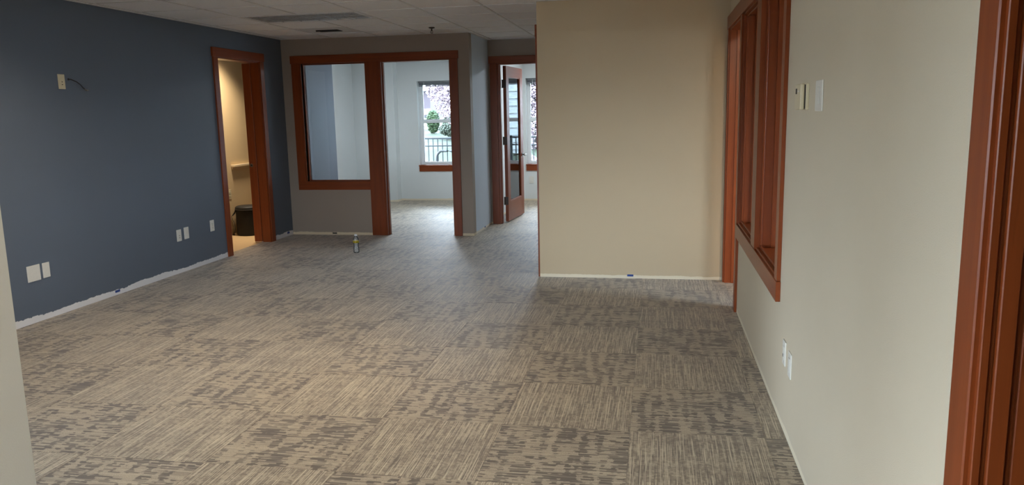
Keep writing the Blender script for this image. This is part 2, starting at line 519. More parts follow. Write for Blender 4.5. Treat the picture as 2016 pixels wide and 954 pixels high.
m = MB()
for i in range(-6, 5):
    x = CX0+i*CX
    y_end = YB if x < XJ else (YJ if x < XP else YP)
    cuts = sorted((CY0+j*CY, CY0+(j+1)*CY) for (ii, j, on) in lights_cells if ii+1 == i)
    y_now = -1.5
    for c0, c1 in cuts + [(y_end, y_end)]:
        if XL < x < XR and c0 > y_now: m.box(x-.009, x+.009, y_now, c0, ZC, ZC+.006)
        y_now = max(y_now, c1)
for j in range(-18, 6):
    y = CY0+j*CY
    if y < -1.5: continue
    if y < YB: m.box(XL, XR if y < YP else XP, y-.009, y+.009, ZC+.0005, ZC+.006)
    elif y < YJ: m.box(XJ, XP, y-.009, y+.009, ZC+.0005, ZC+.006)
m.build('ceiling_grid', M['grid'], ceil)
m = MB()
e = .022
for a in [(XL, XL+e, 1.53, YB, ZC, ZC+.007), (XL, XJ, YB-e, YB, ZC, ZC+.007), (XJ, XJ+e, YB, YJ, ZC, ZC+.007), (XJ, XP, YJ-e, YJ, ZC, ZC+.007), (XP, XR, YP-e, YP, ZC, ZC+.007), (XR-e, XR, -1.5, YP, ZC, ZC+.007)]:
    m.box(*a)
m.build('wall_angle', M['grid'], ceil)
bx('office_ceiling', M['ceil'], ceil, XL-.8, XJ-T, YB+T, YW, ZC, ZC+.02)
bx('office_ceiling', M['ceil'], ceil, XJ-.012, 1.2, YJ+T, YW, ZC, ZC+.02)
bx('side_ceiling', M['ceil'], ceil, XR+TR, 4.0, 2.3, 8.4, ZC, ZC+.02)
bx('side_ceiling', M['ceil'], ceil, XR+TR, 2.3, -.1, 2.2, ZC, ZC+.02)
bx('tan_ceiling', M['tan'], ceil, -5.4, XL-.13, 7.0, 10.54, ZC, ZC+.02)

def lens_mat():
    m, t, b = mat('prismatic_lens')
    g = N(t)
    v = g.n('ShaderNodeTexCoord').outputs['Object']
    vo = g.n('ShaderNodeTexVoronoi'); vo.inputs['Scale'].default_value = 70
    t.links.new(v, vo.inputs['Vector'])
    t.links.new(g.mix(vo.outputs[0], srgb(212, 214, 216), srgb(160, 162, 164)), b.inputs['Base Color'])
    b.inputs['Roughness'].default_value = 0.22
    b.inputs['Specular IOR Level'].default_value = 0.7
    g.bump(vo.outputs[0], 0.6, 0.01, b)
    return m
M['lens'] = lens_mat()
M['louver'] = plain('silver_louver', srgb(170, 170, 170), 0.3, 0.4)

def troffer(i, j, on, label, spread=85, power=None):
    a0, a1, b0, b1 = cell(i, j)[0], cell(i+1, j)[1], cell(i, j)[2], cell(i, j)[3]
    cx, cy = (a0+a1)/2, (b0+b1)/2
    t = empty('ceiling_light', (cx, cy, ZC))
    tag(t, label, 'ceiling light', 'added troffers out of view' if on else None)
    hx, hy = (a1-a0)/2-.013, (b1-b0)/2-.013
    m = MB()
    m.box(-hx, hx, -hy, -hy+.03, .0, .02); m.box(-hx, hx, hy-.03, hy, .0, .02)
    m.box(-hx, -hx+.03, -hy+.03, hy-.03, .0, .02); m.box(hx-.03, hx, -hy+.03, hy-.03, .0, .02)
    m.build('frame', M['grid'], t)
    m = MB()
    m.box(-hx, hx, -hy, hy, .10, .11)
    m.box(-hx, hx, -hy, -hy+.008, .02, .10); m.box(-hx, hx, hy-.008, hy, .02, .10)
    m.box(-hx, -hx+.008, -hy, hy, .02, .10); m.box(hx-.008, hx, -hy, hy, .02, .10)
    m.build('housing', M['louver'], t)
    if on:
        l = area('troffer_fill_lamp', (0, 0, .045), 2*hx-.08, 2*hy-.08, (0, 0, 0), power or FILL_W, WARM, spread=math.radians(spread))
        l.parent = t
    else:
        bx('lens', M['lens'], t, -hx+.03, hx-.03, -hy+.03, hy-.03, .006, .012)
        m = MB()
        for k in range(1, 6): m.box(-hx+k*2*hx/6-.004, -hx+k*2*hx/6+.004, -hy+.03, hy-.03, .0, .006)
        for k in range(1, 3): m.box(-hx+.03, hx-.03, -hy+k*2*hy/3-.004, -hy+k*2*hy/3+.004, .0, .006)
        m.build('louver', M['louver'], t)
    return t
for i, j, on in lights_cells:
    troffer(i, j, on, 'added unseen warm ceiling troffer above the %s' % {(-1, -6): 'carpet beside the near right door', (-4, -5): 'carpet beside the low blank plates', (0, -10): 'near wall end and the near right door', (-4, -12): 'left space behind the camera'}[(i, j)] if on else 'switched off grey ceiling troffer with lens near the blue wall',
            *((140, 16.0) if (i, j) == (-4, -5) else ()))

# air vent
vent = empty('ceiling_vent', ((cell(-4, 2)[0]+cell(-4, 2)[1])/2, (cell(-4, 2)[2]+cell(-4, 2)[3])/2, ZC))
tag(vent, 'small square ceiling air vent with a dark slot near the back wall', 'vent')
hx, hy = CX/2-.013, CY/2-.013
m = MB()
m.box(-hx, hx, -hy, -.07, .004, .016); m.box(-hx, hx, .07, hy, .004, .016)
m.box(-hx, -.12, -.07, .07, .004, .016); m.box(.12, hx, -.07, .07, .004, .016)
m.build('face_plate', M['grid'], vent)
bx('duct_throat', M['slot'], vent, -.12, .12, -.07, .07, .05, .06)
m = MB()
m.box(-.125, .125, -.075, -.065, -.012, .05); m.box(-.125, .125, .065, .075, -.002, .05); m.box(-.13, -.12, -.07, .07, -.002, .05); m.box(.12, .13, -.07, .07, -.002, .05)
m.build('slot_collar', M['slot'], vent)
for k in range(3):
    bx('slat', M['slot'], vent, -.12, .12, -.045+k*.04, -.04+k*.04, .004, .04)

# sprinkler
sp = empty('fire_sprinkler', (-2.46, 8.55, ZC))
tag(sp, 'small dark pendant fire sprinkler on the ceiling', 'sprinkler')
MB().lathe([(.034, .0), (.036, -.006), (.02, -.012), (.012, -.014)], 16).build('escutcheon', M['sprink'], sp, True)
MB().tube([(0, 0, -.01), (0, 0, -.04)], .008).build('stem', M['sprink'], sp)
m = MB(); m.tube([(-.009, 0, -.035), (-.014, 0, -.048), (-.004, 0, -.062)], .0025, 6); m.tube([(.009, 0, -.035), (.014, 0, -.048), (.004, 0, -.062)], .0025, 6)
m.build('frame_arm', M['sprink'], sp)
MB().lathe([(.004, -.058), (.016, -.062), (.016, -.064), (.004, -.066)], 16).build('deflector', M['sprink'], sp)

# ------------------------------------------------------------------ trim: window_1 and door_2 in the back wall
P = .019                         # casing stands proud
def unit(name, label, cat): return struct(empty(name), label, cat)
w1 = unit('window_1', 'interior office window with dark red wood casing in the back wall', 'window')
y0, y1 = YB-P, YB
bx('casing', WZ, w1, -4.484, -4.378, y0, y1, .682, 2.148, bev=.002)
bx('sill_apron', WX, w1, -4.484, -3.523, y0, y1, .578, .682, bev=.002)
jd = .02
bx('jamb', WZ, w1, -4.382, BW0, YB-.006, YB+T+.006, BWS, BWT)
bx('jamb', WZ, w1, BW1, BW1+.004, YB-.004, YB+T+.004, BWS, BWT)
bx('sill_board', WX, w1, BW0, BW1, YB-.006, YB+T+.006, BWS-.02, BWS+.004)
bx('head_board', WX, w1, BW0, BW1, YB-.006, YB+T+.006, BWT-.004, BWT+.014)
def stops(parent, fixed, axis, a0, a1, z0, z1, d0, d1, wv, wh, sz=.018):
    """four glazing beads around an opening; axis 'x' = opening in an x-aligned wall"""
    for (p0, p1, q0, q1, mm) in [(a0, a0+sz, z0, z1, wv), (a1-sz, a1, z0, z1, wv), (a0+sz, a1-sz, z0, z0+sz, wh), (a0+sz, a1-sz, z1-sz, z1, wh)]:
        if axis == 'x': bx('glazing_bead', mm, parent, p0, p1, d0, d1, q0, q1, bev=.002)
        else: bx('glazing_bead', mm, parent, d0, d1, p0, p1, q0, q1, bev=.002)
stops(w1, YB, 'x', BW0, BW1, BWS+.004, BWT-.004, YB+.045, YB+.057, WZ, WX, .012)
stops(w1, YB, 'x', BW0, BW1, BWS+.004, BWT-.004, YB+.063, YB+.075, WZ, WX, .012)
bx('pane', M['glass'], w1, BW0, BW1, YB+.057, YB+.063, BWS+.004, BWT-.004)
bx('rear_casing', WX, w1, -4.484, -3.523, YB+T, YB+T+P, .6, .682)
bx('rear_casing', WZ, w1, -4.484, BW0-.01, YB+T, YB+T+P, .682, 2.15)

d2 = unit('door_2', 'open doorway with dark red wood casing leading to the far office', 'doorway')
bx('casing_post', WZ, d2, -3.5225, -3.335, y0, y1, 0, 2.148, bev=.002)
bx('casing', WZ, d2, -2.447, -2.350, y0, y1, 0, 2.148, bev=.002)
bx('head_casing', WX, d2, -4.494, -2.338, y0-.004, y1, 2.148, 2.243, bev=.002)
bx('jamb', WZ, d2, -3.338, BD0+.002, YB-.008, YB+T+.008, 0, 2.148)
bx('jamb', WZ, d2, BD1-.002, BD1+.010, YB-.008, YB+T+.008, 0.012, 2.148)
bx('head_jamb', WX, d2, BD0+.002, BD1-.002, YB-.008, YB+T+.008, 2.136, 2.150)
bx('door_stop', WZ, d2, BD0+.002, BD0+.014, YB+.05, YB+.085, 0, 2.136)
bx('rear_casing', WZ, d2, -3.5225, -3.335, YB+T, YB+T+P, 0, 2.148)
bx('rear_casing', WZ, d2, -2.447, -2.36, YB+T, YB+T+P, 0, 2.148)

# door_1: left doorway
d1 = unit('door_1', 'narrow doorway with reddish wood casing in the slate blue wall', 'doorway')
x0, x1 = XL, XL+P
bx('casing', WZ, d1, x0, x1, 7.655, 7.742, 0, LDT, bev=.002)
bx('casing', WZ, d1, x0, x1, 8.645, 8.732, 0, LDT, bev=.002)
bx('head_casing', WY, d1, x0, x1+.004, 7.643, 8.745, LDT, 2.243, bev=.002)
bx('jamb', WZ, d1, XL-.14, XL+.006, LD0-.002, LD0+.012, 0, LDT)
bx('jamb', WZ, d1, XL-.10, XL+.006, LD1-.014, LD1+.002, 0, LDT)
bx('head_jamb', WY, d1, XL-.14, XL+.006, LD0+.012, LD1-.014, LDT-.014, LDT+.002)
bx('door_edge', WZ, d1, XL-.205, XL-.105, LD1-.022, LD1+.001, 0.006, LDT-.016, bev=.002)
m = MB(); m.tube([(XL-.172, LD1-.026, .935), (XL-.172, LD1-.020, .935)], .021, 20)
lt = m.build('latch_ring', M['chrome'], d1)
MB().tube([(XL-.172, LD1-.0275, .935), (XL-.172, LD1-.022, .935)], .011, 16).build('latch_hole', M['slot'], lt)

# door_3: hallway door frame
d3 = unit('door_3', 'wood door frame at the end of the hallway', 'doorway')
yf0, yf1 = YJ-P, YJ
bx('casing', WZ, d3, -2.182, -2.084, yf0, yf1, 0, HDT, bev=.002)
bx('casing', WZ, d3, -1.150, -1.055, yf0, yf1, 0, HDT, bev=.002)
bx('head_casing', WX, d3, -2.193, XP-.001, yf0-.004, yf1, HDT, 2.234, bev=.002)
bx('jamb', WZ, d3, -2.088, HD0+.008, YJ-.006, YJ+T, 0, HDT)
bx('door_stop', WZ, d3, HD0+.008, HD0+.019, YJ+.03, YJ+.07, 0, HDT)
bx('jamb', WZ, d3, HD1-.004, HD1+.012, YJ-.006, YJ+T, 0, HDT)
bx('head_jamb', WX, d3, HD0+.008, HD1-.004, YJ-.006, YJ+T, HDT-.014, HDT+.002)

# door_6: closed door on the hallway side of the partition block (only its casing edge shows)
d6 = unit('door_6', 'wood door casing on the hidden side edge of the beige partition', 'doorway')
bx('casing', WZ, d6, XP-.016, XP, YP+.004, YP+.094, 0, 2.15, bev=.002)
bx('casing', WZ, d6, XP-.016, XP, YP+1.01, YP+1.10, 0, 2.15, bev=.002)
bx('head_casing', WY, d6, XP-.019, XP, YP+.001, YP+1.11, 2.15, 2.254, bev=.002)
bx('door_panel', WZ, d6, XP-.008, XP, YP+.094, YP+1.01, .008, 2.15)

# right wall: door_4 + window_2 share a head casing
d4 = unit('door_4', 'open doorway with orange wood casing between the partition and the interior window', 'doorway')
xa, xb = XR-P, XR
bx('casing', WZ, d4, xa, xb, 6.832, 6.918, 0, 2.145, bev=.002)
bx('casing', WZ, d4, xa, xb, 5.798, 5.892, 0, 2.145, bev=.002)
bx('jamb', WZ, d4, XR-.006, XR+TR+.006, RD1-.014, RD1+.002, 0, RDT)
bx('jamb', WZ, d4, XR-.006, XR+TR+.006, RD0-.006, RD0+.010, 0, RDT)
bx('door_stop', WZ, d4, XR+.05, XR+.085, RD1-.026, RD1-.014, 0, RDT-.014)
bx('head_jamb', WY, d4, XR-.006, XR+TR+.006, RD0+.010, RD1-.014, RDT-.014, RDT+.002)
bx('head_casing', WY, d4, xa-.004, xb, 3.83, 6.92, 2.145, 2.25, bev=.002)

w2 = unit('window_2', 'tall two lite interior window with orange wood casing in the right wall', 'window')
bx('sill_apron', WY, w2, xa-.004, xb, 3.832, 5.797, .566, .665, bev=.002)
bx('casing', WZ, w2, xa, xb, 3.842, 3.925, .665, 2.145, bev=.002)
bx('mullion', WZ, w2, xa, xb+TR, RWM0, RWM1, .665, 2.145, bev=.002)
bx('jamb', WZ, w2, XR-.006, XR+TR+.006, RW0-.006, RW0+.010, RWS-.007, RDT)
bx('jamb', WZ, w2, XR-.006, XR+TR+.006, RW1-.012, RW1+.004, RWS-.007, RDT)
for s0, s1 in ((RW0+.010, RWM0), (RWM1, RW1-.012)):
    bx('sill_board', WY, w2, XR-.008, XR+TR+.02, s0, s1, RWS-.016, RWS+.004, bev=.002)
    bx('head_board', WY, w2, XR-.006, XR+TR+.006, s0, s1, RDT-.012, RDT+.002)
    stops(w2, XR, 'y', s0, s1, RWS+.004, RDT-.012, XR+.012, XR+.024, WZ, WY, .014)
    bx('pane', M['glass'], w2, XR+.114, XR+.120, s0, s1, RWS+.004, RDT-.012)
bx('jamb_board', WZ, w2, XR+.075, XR+TR+.006, RWM0-.010, RWM0, RWS+.004, RDT-.012, bev=.002)
bx('jamb_board', WZ, w2, XR+.075, XR+TR+.006, RW1-.022, RW1-.012, RWS+.004, RDT-.012, bev=.002)

# door_5: near right doorway
d5 = unit('door_5', 'near doorway with orange wood casing at the right edge of the photo', 'doorway')
bx('casing', WZ, d5, XR-P, XR, ND1+.012, ND1+.100, 0, 2.145, bev=.003)
bx('jamb', WZ, d5, XR-.008, XR+.008, ND1, ND1+.02, 0, 2.145, bev=.002)
bx('jamb_back', WZ, d5, XR+.008, XR+TR, ND1+.012, ND1+.02, 0, 2.145)
bx('door_stop', WZ, d5, XR+.017, XR+.047, ND1-.006, ND1+.012, 0, 2.145, bev=.002)
bx('door_edge', WZ, d5, XR+.060, XR+.105, ND1-.001, ND1+.012, 0.01, 2.145, bev=.002)
bx('head_casing', WY, d5, XR-P-.004, XR, .44, ND1+.11, 2.145, 2.24, bev=.003)
bx('casing', WZ, d5, XR-P, XR, .455, .545, 0, 2.145, bev=.003)
bx('jamb', WZ, d5, XR-.008, XR+TR, .535, .552, 0, 2.145)

# ------------------------------------------------------------------ glazed office door, swung open
leaf = empty('glazed_door', (-2.012, YJ+T+.012, 0), math.radians(-4.0))
tag(leaf, 'open red wood office door with a tall glass lite and lever handle', 'door')
# local: hinge at origin, leaf runs along +Y, visible face is +X
LW, LT_, Lz0, Lz1 = .915, .044, .014, 2.118
gy0, gy1, gz0, gz1 = .135, .765, .285, 1.98
xs0, xs1 = -LT_/2, LT_/2
bx('hinge_stile', WZ, leaf, xs0, xs1, 0, gy0, Lz0, Lz1, bev=.002)
bx('lock_stile', WZ, leaf, xs0, xs1, gy1, LW, Lz0, Lz1, bev=.002)
bx('bottom_rail', WY, leaf, xs0, xs1, gy0, gy1, Lz0, gz0, bev=.001)
bx('top_rail', WY, leaf, xs0, xs1, gy0, gy1, gz1, Lz1, bev=.001)
for sx in (-1, 1):
    m = MB()
    xa_, xb_ = (xs1-.016, xs1-.004) if sx > 0 else (xs0+.004, xs0+.016)
    m.box(xa_, xb_, gy0, gy0+.012, gz0, gz1); m.box(xa_, xb_, gy1-.012, gy1, gz0, gz1)
    m.box(xa_, xb_, gy0+.012, gy1-.012, gz0, gz0+.012); m.box(xa_, xb_, gy0+.012, gy1-.012, gz1-.012, gz1)
    m.build('glass_stop', WZ, leaf)
bx('pane', M['glass'], leaf, -.003, .003, gy0, gy1, gz0, gz1)
for hz in (1.88, 1.12, .30):
    h = bx('hinge', M['bronze'], leaf, -.030, .020, -.0035, .0, hz-.055, hz+.055)
    MB().tube([(-.032, -.005, hz-.055), (-.032, -.005, hz+.055)], .007, 8).build('hinge_pin', M['bronze'], h)
hd = empty('lever_handle'); hd.parent = leaf
for sx in (-1, 1):
    xx = sx*LT_/2
    MB().tube([(xx, LW-.07, .89), (xx+sx*.009, LW-.07, .89)], .03, 16).build('rose', M['chrome'], hd, False)
    MB().tube([(xx+sx*.009, LW-.07, .89), (xx+sx*.05, LW-.07, .89), (xx+sx*.058, LW-.085, .89), (xx+sx*.056, LW-.19, .885)], .009, 8).build('lever', M['chrome'], hd, True)
bx('latch_plate', M['bronze'], leaf, -.012, .012, LW-.001, LW+.0012, .84, .94)

# ------------------------------------------------------------------ outside windows
def outside_window(n, xa, xb, label, cord_x):
    u = unit('window_%d' % n, label, 'window')
    yo = YW+.13
    fr = .035
    for (a0, a1, c0, c1) in [(xa, xa+fr, OS, OT), (xb-fr, xb, OS, OT), (xa+fr, xb-fr, OS, OS+fr), (xa+fr, xb-fr, OT-fr, OT)]:
        bx('window_frame', M['vinyl'], u, a0, a1, yo, yo+.06, c0, c1, bev=.002)
    zm = 1.365
    bx('meeting_rail', M['vinyl'], u, xa+fr, xb-fr, yo+.005, yo+.05, zm-.02, zm+.02, bev=.002)
    for (z0, z1, yy) in ((OS+fr, zm-.02, yo+.015), (zm+.02, OT-fr, yo+.035)):
        s_ = .022
        for (a0, a1, c0, c1) in [(xa+fr, xa+fr+s_, z0, z1), (xb-fr-s_, xb-fr, z0, z1)]:
            bx('sash_stile', M['vinyl'], u, a0, a1, yy, yy+.02, c0, c1)
        bx('sash_rail', M['vinyl'], u, xa+fr+s_, xb-fr-s_, yy, yy+.02, z0, z0+s_)
        bx('pane', M['glass'], u, xa+fr+s_, xb-fr-s_, yy+.008, yy+.012, z0+s_, z1)
    bx('sill', WX, u, xa-.012, xb+.012 if n != 3 else xb+.012, YW-.022, YW+.13, OS-.012, OS+.006, bev=.002)
    bx('apron', WX, u, xa-.006, xb+.006, YW-.016, YW, OS-.105, OS-.012, bev=.002)
    bl = empty('window_blind', ((xa+xb)/2, YW+.075, OT))
    tag(bl, label.replace('window', 'window blind', 1) if False else ('raised grey slat blind bunched at the top of ' + ('the left office window' if n == 3 else 'the right office window' if n == 4 else 'the hidden office window')), 'blind')
    hw = (xb-xa)/2-.012
    bx('head_rail', M['blind'], bl, -hw, hw, -.022, .022, -.028, 0.0, bev=.002)
    m = MB()
    for k in range(14): m.box(-hw+.006, hw-.006, -.022, .022, -.0325-k*.0032, -.031-k*.0032)
    sl = m.build('slat_stack', M['blind'], bl); sl['kind'] = 'stuff'
    bx('bottom_rail', M['blind'], bl, -hw+.006, hw-.006, -.022, .022, -.092, -.078, bev=.002)
    MB().tube([(-hw+.1, -.026, -.02), (-hw+.1, -.026, -.14)], .003, 6).build('tilt_wand', M['vinyl'], bl)
    return u
outside_window(3, OW[0][0], OW[0][1], 'white framed outside window seen through the open office doorway', 0)
outside_window(4, OW[1][0], OW[1][1], 'white framed outside window behind the glazed hallway door', 0)
outside_window(5, OW[2][0], OW[2][1], 'white framed outside window hidden behind the partition', 0)
# window in the side room and behind the camera: frames only
def simple_window(n, axis, c, a0, a1, z0, z1, label):
    u = unit('window_%d' % n, label, 'window')
    fr = .05
    k = 3
    cells = [(a0, a0+fr, z0, z1), (a1-fr, a1, z0, z1), (a0+fr, a1-fr, z0, z0+fr), (a0+fr, a1-fr, z1-fr, z1)]
    for q in range(1, k): cells.append((a0+(a1-a0)*q/k-.02, a0+(a1-a0)*q/k+.02, z0+fr, z1-fr))
    for (p0, p1, q0, q1) in cells:
        if axis == 'x': bx('window_frame', M['vinyl'], u, p0, p1, c-.03, c+.03, q0, q1)
        else: bx('window_frame', M['vinyl'], u, c-.03, c+.03, p0, p1, q0, q1)
    if axis == 'x': bx('pane', M['glass'], u, a0+fr, a1-fr, c-.003, c+.003, z0+fr, z1-fr)
    else: bx('pane', M['glass'], u, c-.003, c+.003, a0+fr, a1-fr, z0+fr, z1-fr)
simple_window(6, 'y', 4.06, 3.45, 5.15, .6, 2.1, 'daylight window of the room behind the right wall')
simple_window(7, 'x', -1.56, -4.4, -1.0, .25, 1.55, 'wide window behind the camera')

simple_window(8, 'y', XL-.06, -1.2, 1.0, .25, 1.95, 'window left of and behind the camera')
# added fill lamps of the offices; lamps of the tan room and the side room
def fill_panel(loc, sx, sy, power, label):
    t = empty('ceiling_light', loc)
    tag(t, label, 'ceiling light')
    m = MB(); m.box(-sx/2-.03, sx/2+.03, -sy/2-.03, sy/2+.03, -.05, 0)
    m.build('housing', M['grid'], t)
    l = area('panel_fill_lamp', (0, 0, -.055), sx, sy, (0, 0, 0), power, COOL)
    l.parent = t
fill_panel((-3.4, 11.3, ZC), 1.16, .56, OFF_FILL_W*1.0, 'added unseen fill lamp on the left far office ceiling')
fill_panel((-0.9, 11.8, ZC), 1.16, .56, OFF_FILL_W*1.7, 'added unseen fill lamp on the right far office ceiling')
def dome(loc, power, label, spread=180):
    t = empty('ceiling_light', loc)
    tag(t, label, 'ceiling light')
    MB().lathe([(.16, 0), (.165, -.02), (.15, -.03)], 24).build('base', M['grid'], t)
    l = area('dome_lamp', (0, 0, -.035), .28, .28, (0, 0, 0), power, WARM, spread=math.radians(spread))
    l.parent = t
dome((-5.0, 8.95, ZC), TAN_W, 'round ceiling lamp lighting the tan room', 110)
dome((1.15, 4.0, ZC), SIDE_W, 'round ceiling lamp in the room behind the right wall')

# ------------------------------------------------------------------ wall plates
def plate(name, loc, rz, w_, h_, kind, label, cat, group=None, material=None):
    """local: wall plane is y=0, face towards -y"""
    mt = material or M['plate']
    t = empty(name, loc, rz)
    tag(t, label, cat, group)
    bx('cover_plate', mt, t, -w_/2, w_/2, -.006, 0, -h_/2, h_/2, bev=.0022)
    if kind == 'duplex':
        for s in (-1, 1):
            r = bx('receptacle', mt, t, -.017, .017, -.0085, -.006, s*.02-.0145, s*.02+.0145, bev=.002)
            m = MB()
            m.box(-.0085, -.0060, -.0089, -.0085, s*.02-.004, s*.02+.006); m.box(.0055, .0085, -.0089, -.0085, s*.02-.004, s*.02+.006)
            m.box(-.0025, .0025, -.0089, -.0085, s*.02-.011, s*.02-.007)
            m.build('slot', M['slot'], r)
        MB().tube([(0, -.0085, 0), (0, -.006, 0)], .003, 8).build('screw', M['chrome'], t)
    elif kind == 'decora':
        bx('insert', mt, t, -.0165, .0165, -.0085, -.006, -.033, .033, bev=.0015)
    elif kind == 'jack':
        bx('insert', mt, t, -.0165, .0165, -.0085, -.006, -.033, .033, bev=.0015)
        bx('jack_port', M['slot'], t, -.007, .007, -.0092, -.0085, -.018, -.004)
    elif kind == 'usb':
        i_ = bx('insert', mt, t, -.0165, .0165, -.0085, -.006, -.033, .033, bev=.0015)
        bx('slot', M['slot'], i_, -.004, .004, -.009, -.0085, -.006, .002)
        bx('slot', M['slot'], i_, -.006, .006, -.009, -.0085, -.026, -.020)
    elif kind == 'blank':
        for s in (-1, 1): MB().tube([(0, -.0072, s*.042), (0, -.006, s*.042)], .003, 8).build('screw', mt, t)
    elif kind == 'blank2':
        for s in (-1, 1):
            for q in (-1, 1): MB().tube([(q*.023, -.0072, s*.042), (q*.023, -.006, s*.042)], .003, 8).build('screw', mt, t)
    return t
LW_ = P2     # plates on the blue wall face +X
g_low = 'white wall plates low on the blue wall'
plate('wall_outlet', (XL, 5.477, 1.81), LW_, .072, .115, 'usb', 'ivory wall plate high on the blue wall left of the loose cable', 'outlet', None, M['ivory'])
plate('blank_plate', (XL, 4.972, .376), LW_, .126, .122, 'blank2', 'wide square white blank plate low on the blue wall', 'wall plate', g_low)
plate('blank_plate', (XL, 5.095, .377), LW_, .071, .117, 'blank', 'narrow white blank plate right of the wide square plate', 'wall plate', g_low)
plate('wall_outlet', (XL, 6.806, .372), LW_, .075, .115, 'usb', 'off white outlet left of the plain plate in the pair on the blue wall', 'outlet', g_low)
plate('blank_plate', (XL, 6.93, .378), LW_, .077, .117, 'decora', 'plain white plate, right one of the pair near the left doorway', 'wall plate', g_low)
plate('wall_outlet', (XL, 7.393, .384), LW_, .074, .117, 'duplex', 'white duplex outlet closest to the left doorway casing', 'outlet', g_low)
plate('wall_outlet', (-5.4, 9.11, .532), LW_, .08, .12, 'duplex', 'outlet on the tan wall above the black bag', 'outlet', None, M['ivory'])
plate('blank_plate', (XR, 3.10, 1.538), -P2, .122, .115, 'decora', 'white switch plate right of the thermostat on the right wall', 'wall plate')
plate('wall_outlet', (XR, 3.64, .371), -P2, .072, .115, 'jack', 'white data jack plate, left of the low pair on the right wall', 'outlet', 'low plates on the right wall')
plate('wall_outlet', (XR, 3.485, .362), -P2, .072, .115, 'decora', 'plain white plate, right of the low pair on the right wall', 'outlet', 'low plates on the right wall')
plate('wall_outlet', (-2.095, YW, .355), 0, .075, .118, 'decora', 'white outlet plate under the far office window beside the glazed door', 'outlet')

# thermostat
th = empty('thermostat', (XR, 3.375, 1.538), -P2)
tag(th, 'ivory box thermostat on the right wall left of the switch plate', 'thermostat')
bx('back_plate', M['ivory'], th, -.062, .062, -.013, 0, -.052, .052, bev=.002)
bx('seam', M['slot'], th, -.058, .058, -.018, -.013, -.048, .048)
bx('cover', M['ivory'], th, -.062, .062, -.034, -.018, -.052, .052, bev=.004)
bx('display', M['slot'], th, -.045, -.015, -.0348, -.034, .012, .034)
bx('slider', M['plate'], th, .0, .04, -.0355, -.034, .02, .026)

# loose cable sticking out of the blue wall
cb = empty('loose_cable', (XL, 5.556, 1.831))
tag(cb, 'short loose dark cable with metal ends poking from the blue wall', 'cable')
pts = [Vector((0, 0, 0)), Vector((.015, .01, 0)), Vector((.03, .05, -.018)), Vector((.038, .085, -.042)), Vector((.040, .108, -.066)), Vector((.040, .122, -.074))]
MB().tube(pts, .0042, 8).build('cable', M['slot'], cb, True)
MB().tube([(0, 0, 0), (.003, 0, 0)], .009, 12).build('grommet', M['slot'], cb)
MB().tube([(.040, .122, -.074), (.040, .136, -.082)], .006, 10).build('connector', M['chrome'], cb)
MB().tube([(.040, .140, -.084), (.040, .162, -.082)], .0065, 10).build('connector', M['chrome'], cb)
MB().tube([(.040, .134, -.081), (.040, .142, -.084)], .003, 8).build('pin', M['chrome'], cb)

# scraps of tape left where the baseboards were
def scrap(parent_name, mt, *a):
    o = bpy.data.objects[parent_name]
    bx('tape_scrap', mt, o, *a)
scrap('wall_left', M['pen'], XL, XL+.002, 5.83, 5.89, .022, .042)
scrap('wall_left', M['pen'], XL, XL+.002, 9.07, 9.13, .030, .055)
scrap('wall_back', M['darkmark'], -4.07, -4.01, YB-.003, YB, .012, .028)
scrap('wall_partition', M['pen'], -.245, -.19, YP-.003, YP, .018, .036)
scrap('wall_jog', M['pen'], XJ, XJ+.002, 9.83, 9.88, .012, .03)
scrap('wall_right', M['darkmark'], XR-.002, XR, 2.62, 2.68, .012, .045)

# ------------------------------------------------------------------ tan room things
sh = empty('wall_rail', (-5.4, 9.2, .887))
tag(sh, 'pale wooden ledge rail on the tan wall above the black bag', 'rail')
M['palewood'] = plain('pale_painted_wood', srgb(226, 206, 170), 0.45)
bx('ledge', M['palewood'], sh, 0, .05, 0, 1.2, -.012, .016, bev=.003)
bx('cleat', M['palewood'], sh, 0, .02, .01, 1.19, -.04, -.012)

bag = empty('round_bag', (-5.2, 9.205, -.001))
tag(bag, 'black round cooler bag with a shoulder strap on the tan floor', 'bag')
R_ = .16
MB().lathe([(R_-.012, 0), (R_, .012), (R_+.003, .18), (R_, .33), (R_-.004, .345)], 32).build('body', M['black'], bag, True)
MB().lathe([(R_+.004, .338), (R_+.007, .345), (R_+.006, .366), (R_-.012, .378), (R_-.08, .382), (.01, .383)], 32).build('lid', M['black_lid'], bag, True)
m = MB(); m.tube([((R_+.008)*math.cos(a*math.pi/16), (R_+.008)*math.sin(a*math.pi/16), .337) for a in range(32)] + [(R_+.008, 0, .337)], .005, 6)
m.build('zipper', M['slot'], bag)
th0 = math.radians(-150)
def rad(r, z, da=0.0): return (r*math.cos(th0+da), r*math.sin(th0+da), z)
def ribbon(pts, w_, th=.004):
    m = MB(); n = len(pts)
    pts = [Vector(p) for p in pts]
    side = Vector((-math.sin(th0), math.cos(th0), 0))
    rows = []
    for i, p in enumerate(pts):
        d = (pts[min(i+1, n-1)]-pts[max(i-1, 0)]).normalized()
        nn = d.cross(side).normalized()
        rows.append([m.bm.verts.new(p+s*side*w_/2+q*nn*th/2) for s, q in ((-1, -1), (1, -1), (1, 1), (-1, 1))])
    for i in range(n-1):
        for k in range(4): m.bm.faces.new((rows[i][k], rows[i][(k+1) % 4], rows[i+1][(k+1) % 4], rows[i+1][k]))
    m.bm.faces.new(rows[0][::-1]); m.bm.faces.new(rows[-1])
    return m
